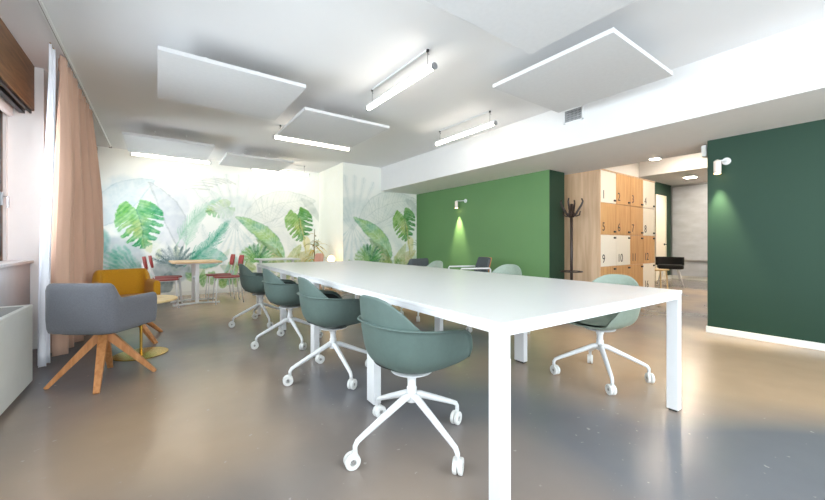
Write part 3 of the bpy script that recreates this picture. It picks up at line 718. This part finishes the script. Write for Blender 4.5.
def make_chair(label, m, loc, rz, inner, legoff=0):
    t = thing('swivel_armchair', loc, label, 'chair', rz, None)
    sb = shell_mb(); sb.m = [1 if i >= len(sb.f)-3*120 else 0 for i in range(len(sb.f))]
    sh = sb.build('seat_shell', [inner, m], t, solid=.010, sub=1, smooth=True, fix=False)
    k = sh.modifiers['thickness']; k.material_offset = 1; k.material_offset_rim = 1; k.offset = 1
    bk = back_mb().build('backrest', [inner, m], t, solid=.010, sub=1, smooth=True, fix=False)
    k = bk.modifiers['thickness']; k.material_offset = 1; k.material_offset_rim = 1; k.offset = 1
    pd = MB().lathe([(.0, .424), (.16, .428), (.20, .436), (.19, .446), (.0, .450)], 32, Matrix.Diagonal((1.02, .98, 1, 1)), cap=False)
    pd.build('seat_pad', inner, t, smooth=True)
    MB().lathe([(.03, .362), (.105, .374), (.11, .380), (.09, .386)], 32).build('mounting_plate', M_wmetal, t, bevel=.002)
    MB().lathe([(.026, .215), (.026, .29), (.022, .292), (.022, .335), (.027, .338), (.027, .372)], 20).build('column', M_wmetal, t, bevel=.002)
    for k in range(4):
        a = PI/2*k+legoff; c, s = math.cos(a), math.sin(a); R = .33
        lg = MB().tube([(c*.012, s*.012, .247), (c*.05, s*.05, .240), (c*.17, s*.17, .186), (c*.288, s*.288, .132), (c*.318, s*.318, .117), (c*R, s*R, .098), (c*R, s*R, .074)],
                       [.019, .019, .0165, .0135, .0125, .0115, .0105], 12).build('leg', M_wmetal, t, smooth=True)
        cs = MB(); b = a+.6+k*1.3
        M0 = Matrix.Translation((c*R, s*R, .036)) @ Matrix.Rotation(b, 4, 'Z')
        for sg in (-1, 1):
            M = M0 @ Matrix.Translation((sg*.0125, .014, 0)) @ Matrix.Rotation(PI/2, 4, 'Y')
            prof = [(.0145, -.0095), (.033, -.0095), (.036, -.006), (.036, .006), (.033, .0095), (.0145, .0095), (.0145, -.0095)]
            cs.lathe(prof, 24, M, cap=False)
        cs.box(-.004, .004, -.004, .030, -.016, .016, M0).box(-.008, .008, -.010, .012, .0, .044, M0)
        cs.build('caster', M_caster, lg)
        MB().lathe([(.0085, -.020), (.0085, .020)], 14, M0 @ Matrix.Translation((0, .014, 0)) @ Matrix.Rotation(PI/2, 4, 'Y')).build('caster_axle', M_slot, lg)
    return t
def face(dx, dy): return math.atan2(dy, dx)-PI/2
ch = make_chair('sage green shell armchair nearest the camera on the left side of the long table', M_shell, (1.065, 1.485, 0), face(1, .04), M_pad)
left = [((1.11, 2.60), face(1, -.02), 'sage green shell armchair, second from the camera along the left side of the table'),
        ((1.11, 3.71), face(1, .05), 'sage green shell armchair, third from the camera along the left side of the table'),
        ((1.08, 4.83), face(1, .06), 'sage green shell armchair at the far left end of the long table')]
for (x, y), r, lb in left: dup(ch, (x, y, 0), r, lb)
chr_ = make_chair('pale green shell armchair standing alone at the near right corner of the long table', M_shell2, (2.75, 1.36, 0), face(-1, .10), M_shell2, PI/4)
for (x, y), r, lb in [((3.16, 2.72), face(-1, -.05), 'pale green shell armchair with its back showing above the table, right of the lounge chair'),
                      ((3.02, 3.92), face(-1, .1), 'pale green shell armchair whose back just shows over the table, beside the charcoal tub chair')]:
    dup(chr_, (x, y, 0), r, lb)
for o in [ch]+[c for c in bpy.data.objects if c.name.startswith('swivel_armchair')]: o['group'] = 'shell armchairs around the long table'

# ------------------------------------------------------------------ upholstered tub chairs
def tub_chair(label, m, loc, rz, legr=.33, legrot=0):
    t = thing('tub_chair', loc, label, 'armchair', rz)
    # horseshoe wall: front is +Y
    W, D, th = .505, .47, .065
    def outline(w, d, r, front, n=8):
        pts = [(w/2, front)]
        for k in range(n+1):
            a = -PI/2*k/n; pts.append((w/2-r+r*math.cos(a), -d/2+r+r*math.sin(a)))
        for k in range(n+1):
            a = -PI/2-PI/2*k/n; pts.append((-w/2+r+r*math.cos(a), -d/2+r+r*math.sin(a)))
        pts.append((-w/2, front)); return pts
    def top(x, y):   # top height: back high, arms lower
        k = min(1, max(0, (-y-.13)/.09)); k = k*k*(3-2*k); return .635+.115*k
    def dens(o):
        out = []
        for a, b in zip(o, o[1:]):
            n = max(1, int(math.hypot(b[0]-a[0], b[1]-a[1])/.04))
            for i in range(n): out.append((a[0]+(b[0]-a[0])*i/n, a[1]+(b[1]-a[1])*i/n))
        return out+[o[-1]]
    n_ = 64
    def resample(o, N):
        L = [0]
        for a, b in zip(o, o[1:]): L.append(L[-1]+math.hypot(b[0]-a[0], b[1]-a[1]))
        out = []
        for i in range(N+1):
            s = L[-1]*i/N; j = max(q for q in range(len(L)) if L[q] <= s+1e-9); j = min(j, len(o)-2); q = (s-L[j])/(L[j+1]-L[j])
            out.append((o[j][0]+(o[j+1][0]-o[j][0])*q, o[j][1]+(o[j+1][1]-o[j][1])*q))
        return out
    oo = resample(outline(W, D, .085, .215), n_); ii = resample(outline(W-2*th, D-2*th, .05, .215), n_)
    rows = []
    for (ox, oy), (ix, iy) in zip(oo, ii):
        zt = top(ox, oy); mx, my = (ox+ix)/2, (oy+iy)/2
        sec = [(ox*.90, oy*.90, .395), (ox*.96, oy*.96, .402), (ox*.985, oy*.985, .43), (ox, oy, .50), (ox, oy, zt-.05), (ox+(mx-ox)*.15, oy+(my-oy)*.15, zt-.018), (ox+(mx-ox)*.5, oy+(my-oy)*.5, zt-.004), (mx, my, zt), (ix+(mx-ix)*.5, iy+(my-iy)*.5, zt-.004), (ix+(mx-ix)*.15, iy+(my-iy)*.15, zt-.018), (ix, iy, zt-.05), (ix, iy, .42), (ix, iy, .40)]
        rows.append([Vector(p_) for p_ in sec])
    mb = MB().grid(rows, wrap=True); N = len(rows[0])
    mb.add(rows[0], [tuple(range(N))]); mb.add(rows[-1], [tuple(reversed(range(N)))])
    b = mb.build('back_and_arms', m, t, smooth=True)
    bm = bmesh.new(); bm.from_mesh(b.data); bmesh.ops.remove_doubles(bm, verts=bm.verts, dist=1e-5); bmesh.ops.recalc_face_normals(bm, faces=bm.faces); bm.to_mesh(b.data); bm.free()
    k = b.modifiers.new('bevel', 'BEVEL'); k.width = .02; k.segments = 4; k.limit_method = 'ANGLE'; k.angle_limit = math.radians(60)
    MB().prism([(x, y+.035) for x, y in rr(W-2*th+.02, D-.09, .07)], .40, .475).build('seat_cushion', m, t, bevel=.02, seg=4)
    MB().prism([(x, y) for x, y in rr(W-.10, D-.10, .09)], .382, .402).build('seat_base', M_dgrey, t, bevel=.006)
    MB().lathe([(.09, .36), (.09, .384)], 24).build('swivel_plate', M_black, t)
    for i in range(4):
        a = legrot+PI/2*i; c, s = math.cos(a), math.sin(a)
        MB().beam((c*.02, s*.02, .345), (c*legr, s*legr, .0), .058, .060, .036, .026).build('leg', M_legwood, t, bevel=.004)
    MB().lathe([(.035, .30), (.04, .362)], 20).build('leg_hub', M_legwood, t)
    return t
tub_chair('grey wool tub armchair on four splayed oak legs, back turned, beside the curtain', M_grey, (-.33, 3.54, 0), face(.585, .811), .315, math.radians(88)-(face(.585, .811)))
tub_chair('mustard yellow tub armchair behind the grey one, at the foot of the curtain', M_must, (-.27, 4.80, 0), face(.25, -.97), .40, math.radians(-50)-face(.25, -.97))

# small round side table
st = thing('side_table', (-.125, 4.14, 0), 'small round side table with brass pedestal between the grey and mustard armchairs', 'side table')
MB().lathe([(.205, 0), (.21, .004), (.21, .008), (.02, .014)], 40).build('base_disc', M_brass, st)
MB().tube([(0, 0, .012), (0, 0, .49)], .012, 14).build('pedestal', M_brass, st)
MB().lathe([(.27, .488), (.285, .494), (.285, .508), (.28, .512)], 44).build('tabletop', M_ply, st, bevel=.002)

# ------------------------------------------------------------------ dining set by the leafy wall
dt = thing('dining_table', (.53, 7.2, 0), 'small light wood topped dining table with white trestle base between red chairs', 'table', .04)
MB().prism(rr(.72, .84, .05), .70, .728).build('tabletop', M_woodtop, dt, bevel=.004)
for sy in (-1, 1):
    lg = MB().box(-.028, .028, sy*.24-.02, sy*.24+.02, .03, .70)
    lg.beam((0, sy*.24, .03), (-.34, sy*.24, .012), .035, .025).beam((0, sy*.24, .03), (.34, sy*.24, .012), .035, .025).box(-.3, .3, sy*.3-.015, sy*.3+.015, .68, .70)
    lg.build('trestle_leg', M_wmetal, dt, bevel=.003)
MB().box(-.012, .012, -.24, .24, .40, .44).build('cross_bar', M_wmetal, dt)

def dining_chair(label, m, loc, rz):
    t = thing('dining_chair', loc, label, 'chair', rz)
    MB().prism(rr(.42, .42, .10), .44, .455).build('seat', m, t, bevel=.006)
    rows = []
    for j in range(7):
        z = .62+.20*j/6; row = []
        for i in range(13):
            u = -1+2*i/12; w = .19*(1-.25*abs((j/6-.5)*2)**3)
            row.append(Vector((u*w, -.235+.035*u*u-.03*j/6, z)))
        rows.append(row)
    MB().grid(rows).build('backrest', m, t, smooth=True, solid=.012, fix=False)
    for sx in (-1, 1):
        MB().tube([(sx*.17, .17, .44), (sx*.19, .20, .0)], .010, 8).build('leg', M_wmetal, t, smooth=True)
        MB().tube([(sx*.15, -.262, .72), (sx*.17, -.21, .52), (sx*.18, -.18, .44), (sx*.20, -.23, .0)], .010, 8).build('leg', M_wmetal, t, smooth=True)
    MB().box(-.17, .17, -.18, .18, .425, .44).build('seat_frame', M_wmetal, t)
    return t
dc = dining_chair('red dining chair on the left of the wood topped table, nearer the camera', M_red, (.07, 6.96, 0), face(1, 0))
for (x, y), r, lb in [((.14, 7.46), face(1, 0), 'red dining chair on the left of the wood topped table, closer to the leafy wall'),
                      ((.99, 6.94), face(-1, 0), 'red dining chair on the right of the wood topped table, nearer the camera'),
                      ((.93, 7.46), face(-1, 0), 'red dining chair on the right of the wood topped table, closer to the leafy wall')]:
    dup(dc, (x, y, 0), r, lb)
for o in bpy.data.objects:
    if o.name.startswith('dining_chair'): o['group'] = 'red chairs at the wood topped table'
bt = thing('cafe_table', (1.88, 7.1, 0), 'white rectangular cafe table behind the far end of the long table', 'table')
MB().prism(rr(.72, .62, .04), .715, .737).build('tabletop', M_top, bt, bevel=.003)
for sx in (-1, 1):
    MB().box(sx*.30-.02, sx*.30+.02, -.02, .02, .02, .715).box(sx*.30-.02, sx*.30+.02, -.26, .26, 0, .022).build('leg', M_wmetal, bt, bevel=.003)
dining_chair('rose coloured chair at the right end of the white cafe table', M_pink, (2.52, 7.12, 0), face(-1, -.1))

# potted plant and glowing floor lamp in the corner by the pillar
pl = thing('potted_plant', (2.82, 7.62, 0), 'spiky yellow green potted plant in the corner beside the pillar', 'plant')
MB().lathe([(.0, 0), (.12, 0), (.16, .30), (.165, .34), (.15, .34), (.145, .30), (.0, .30)], 28, cap=False).build('pot', M_pot, pl, bevel=.003)
MB().lathe([(.0, .302), (.145, .302)], 24, cap=False).build('soil', M_soil, pl)
MB().tube([(0, 0, .28), (.01, 0, .6), (-.01, .01, .95), (0, 0, 1.35)], [.02, .016, .012, .005], 8).build('stem', M_leaf2, pl)
rg = random.Random(4)
for k in range(34):
    z = rg.uniform(.45, 1.0) if k < 26 else rg.uniform(1.0, 1.3); a = rg.uniform(0, 2*PI); l = rg.uniform(.22, .36) if k < 26 else rg.uniform(.1, .18); e = rg.uniform(.2, 1.0)
    rows = []
    for i in range(9):
        s = i/8; w = .018*math.sin(PI*min(1, s*.9+.12))**.8
        r_ = l*s; zz = z+l*(e*s-.9*s*s)
        c, sn = math.cos(a), math.sin(a)
        rows.append([Vector((c*r_-sn*w*q, sn*r_+c*w*q, zz-.25*w*abs(q))) for q in (-1, 0, 1)])
    MB().grid(rows).build('leaf', M_leaf if k % 3 else M_leaf2, pl, smooth=True, solid=.002, fix=False)
fl = thing('floor_lamp', (2.99, 7.10, 0), 'low floor lamp with a glowing warm globe against the pillar side', 'lamp')
MB().lathe([(.10, 0), (.10, .012), (.02, .02)], 28).build('base', M_brass, fl)
MB().tube([(0, 0, .015), (0, 0, .62)], .008, 10).build('pole', M_brass, fl)
MB().lathe([(.075*math.sin(PI*k/12)+.0005, .695-.075*math.cos(PI*k/12)) for k in range(13)], 24, cap=False).build('globe', M_globe, fl, smooth=True)

# ------------------------------------------------------------------ lounge chairs near the green wall
def lounge(label, loc, rz):
    t = thing('lounge_chair', loc, label, 'armchair', rz, 'low lounge chairs by the green wall')
    MB().prism(rr(.52, .52, .06), .34, .44).build('seat_cushion', M_dgrey, t, bevel=.025, seg=4)
    rows = []
    for j in range(9):
        z = .44+.35*j/8
        rows.append([Vector((.25*u*(1-.12*(j/8)**2), -.24-.10*(j/8)+.05*u*u, z)) for u in [-1+2*i/12 for i in range(13)]])
    MB().grid(rows).build('backrest', M_dgrey, t, smooth=True, solid=.05, fix=False).modifiers.new('bevel', 'BEVEL').width = .018
    rows2 = [[v_+Vector((0, -.034, 0)) for v_ in r_] for r_ in rows]
    MB().grid(rows2).build('back_panel', M_legwood, t, smooth=True, solid=.012, fix=False)
    for sx in (-1, 1):
        MB().tube([(sx*.29, .25, 0), (sx*.29, .25, .60), (sx*.29, .235, .62), (sx*.29, -.25, .62), (sx*.29, -.27, .60), (sx*.29, -.27, 0)], .014, 10).build('arm_frame', M_wmetal, t, smooth=True)
    MB().box(-.29, .29, .10, .13, .32, .34).box(-.29, .29, -.16, -.13, .32, .34).build('seat_rail', M_wmetal, t)
    return t
lounge('charcoal lounge chair with white tube arms facing left before the bright green wall', (4.30, 4.34, 0), face(-.85, .35))
tub_chair('charcoal tub armchair at the left end of the bright green wall', M_dgrey, (3.93, 5.46, 0), face(-.1, 1), .30, .4)

# ------------------------------------------------------------------ numbered lockers
LX0, LX1, LY0, LY1, LZ = 5.78, 7.95, 2.86, 3.52, 2.245
lk = thing('locker_cabinet', (LX0, LY0, 0), 'tall oak locker cabinet with sixteen numbered wooden and white doors', 'lockers')
LW = LX1-LX0
MB().box(0, LW, .03, LY1-LY0, .10, LZ).build('carcass', M_lockside, lk, bevel=.003)
MB().box(.02, LW-.02, .05, LY1-LY0, 0, .10).build('plinth', M_black, lk)
MB().box(-.0, .03, -.0, .03, .10, LZ).box(0, LW, 0, .03, LZ-.02, LZ).build('front_frame', M_lockside, lk)
white = {1, 4, 8, 9, 10, 16}
cw = (LW-.03)/4; rh = (LZ-.02-.12)/4
def text_mesh(s, size):
    c = bpy.data.curves.new('digits', 'FONT'); c.body = s; c.size = size; c.extrude = .001; c.align_x = 'LEFT'
    o = bpy.data.objects.new('digits', c); COL.objects.link(o)
    bpy.context.view_layer.update()
    me = bpy.data.meshes.new_from_object(o.evaluated_get(bpy.context.evaluated_depsgraph_get()))
    bpy.data.objects.remove(o); return me
for r in range(4):
    for c in range(4):
        num = r*4+c+1; x0 = .03+c*cw+.004; x1 = .03+(c+1)*cw-.004; z1 = LZ-.02-r*rh-.004; z0 = z1-rh+.008
        d = MB().box(x0, x1, .004, .03, z0, z1).build('door', M_locker_white if num in white else M_lockwood, lk, bevel=.003)
        if num in white: d['label'] = 'cream white door'
        n = bpy.data.objects.new('number', text_mesh(str(num), .20)); COL.objects.link(n); n.data.materials.append(M_black); n.parent = d
        n.location = (x0+.05, .002, z0+.06); n.rotation_euler = (PI/2, 0, 0); n.scale = (.95, 1, 1)
        zz = z0+.035 if r < 2 else z1-.06
        MB().box(x1-.085, x1-.02, -.012, .004, zz, zz+.03).build('lock', M_black, d, bevel=.003)

# coat stand
cs = thing('coat_stand', (5.365, 3.10, 0), 'dark bentwood coat stand between the dark wall end and the lockers', 'coat stand')
M_stand = mat('dark_brown_wood', (52, 38, 34), .4, noise=.1)
MB().tube([(0, 0, .0), (0, 0, 1.66)], .022, 14).build('pole', M_stand, cs, smooth=True)
for i in range(4):
    a = PI/2*i+.25; c, s = math.cos(a), math.sin(a)
    MB().tube([(c*.02, s*.02, 1.45), (c*.07, s*.07, 1.50), (c*.11, s*.11, 1.57), (c*.145, s*.145, 1.63), (c*.17, s*.17, 1.69), (c*.15, s*.15, 1.735)], [.016, .017, .017, .016, .014, .012], 10).build('hook', M_stand, cs, smooth=True)
    MB().tube([(c*.02, s*.02, 1.54), (c*.07, s*.07, 1.46), (c*.12, s*.12, 1.48), (c*.13, s*.13, 1.54)], [.012, .013, .012, .010], 8).build('hook', M_stand, cs, smooth=True)
    MB().tube([(c*.02, s*.02, .25), (c*.16, s*.16, .16), (c*.20, s*.20, .0)], [.016, .015, .013], 8).build('foot', M_stand, cs, smooth=True)
MB().tube([(.16*math.cos(2*PI*k/24), .16*math.sin(2*PI*k/24), .58) for k in range(25)], .009, 8).tube([(-.16, 0, .58), (.16, 0, .58)], .007, 6).build('umbrella_ring', M_stand, cs, smooth=True)

# chair in the corridor
kc = thing('corridor_chair', (10.0, 3.28, 0), 'black padded chair with pale legs in the corridor beside the lockers', 'chair', face(-.9, -.4))
MB().prism(rr(.50, .50, .12), .42, .52).build('seat', M_blackf, kc, bevel=.03, seg=4)
rows = []
for j in range(7):
    rows.append([Vector((.27*u, -.24+.16*u*u, .50+.20*j/6)) for u in [-1+2*i/12 for i in range(13)]])
MB().grid(rows).build('backrest', M_blackf, kc, smooth=True, solid=.04, fix=False)
for sx in (-1, 1):
    for sy in (-1, 1):
        MB().tube([(sx*.14, sy*.14, .43), (sx*.24, sy*.24, 0)], [.016, .011], 10).build('leg', M_wmetal, kc, smooth=True)
sb = thing('side_stool', (9.15, 3.30, 0), 'low pale wooden stool table in the corridor, half hidden by the lockers', 'stool')
MB().prism(rr(.45, .45, .05), .42, .45).build('top', M_ply, sb, bevel=.004)
for sx in (-1, 1):
    for sy in (-1, 1): MB().tube([(sx*.17, sy*.17, .42), (sx*.19, sy*.19, 0)], .014, 8).build('leg', M_ply, sb)

# ------------------------------------------------------------------ light from outside
w = bpy.data.worlds.new('daylight'); SC.world = w; w.use_nodes = True
bg = w.node_tree.nodes['Background']; bg.inputs[0].default_value = (.83, .93, 1.0, 1); bg.inputs[1].default_value = 9
l = bpy.data.lights.new('window_or_added_opening_portal', 'AREA'); l.shape = 'RECTANGLE'; l.size = 4.8; l.size_y = 1.6; l.cycles.is_portal = True
o = bpy.data.objects.new('window_or_added_opening_portal', l); COL.objects.link(o); o.location = (1.6, -3.05, 1.65); o.rotation_euler = (PI/2, 0, 0)  # portal for the added opening in the back wall
for y0, y1 in ((-2.6, 4.9), (5.6, 8.2)):
    l = bpy.data.lights.new('window_or_added_opening_portal', 'AREA'); l.shape = 'RECTANGLE'; l.size = 1.3; l.size_y = y1-y0
    l.cycles.is_portal = True
    o = bpy.data.objects.new('window_or_added_opening_portal', l); COL.objects.link(o); o.location = (-1.30, (y0+y1)/2, 1.57); o.rotation_euler = (0, -PI/2, 0)

# ------------------------------------------------------------------ camera
cam = bpy.data.cameras.new('camera'); co = bpy.data.objects.new('camera', cam); COL.objects.link(co)
co.location = (0, 0, 1.03); co.rotation_euler = (PI/2, 0, -.62431)
cam.sensor_width = 36; cam.lens = 353.673/825*36; cam.shift_y = -(250-243.32)/825
cam.clip_start = .02
SC.camera = co
SC.view_settings.view_transform = 'Standard'; SC.view_settings.look = 'None'; SC.view_settings.gamma = 1
SC.view_settings.use_curve_mapping = False
SC.view_settings.exposure = 0.42
try:
    SC.cycles.use_denoising = True; SC.cycles.max_bounces = 10; SC.cycles.diffuse_bounces = 7; SC.cycles.sample_clamp_indirect = 8
except Exception: pass
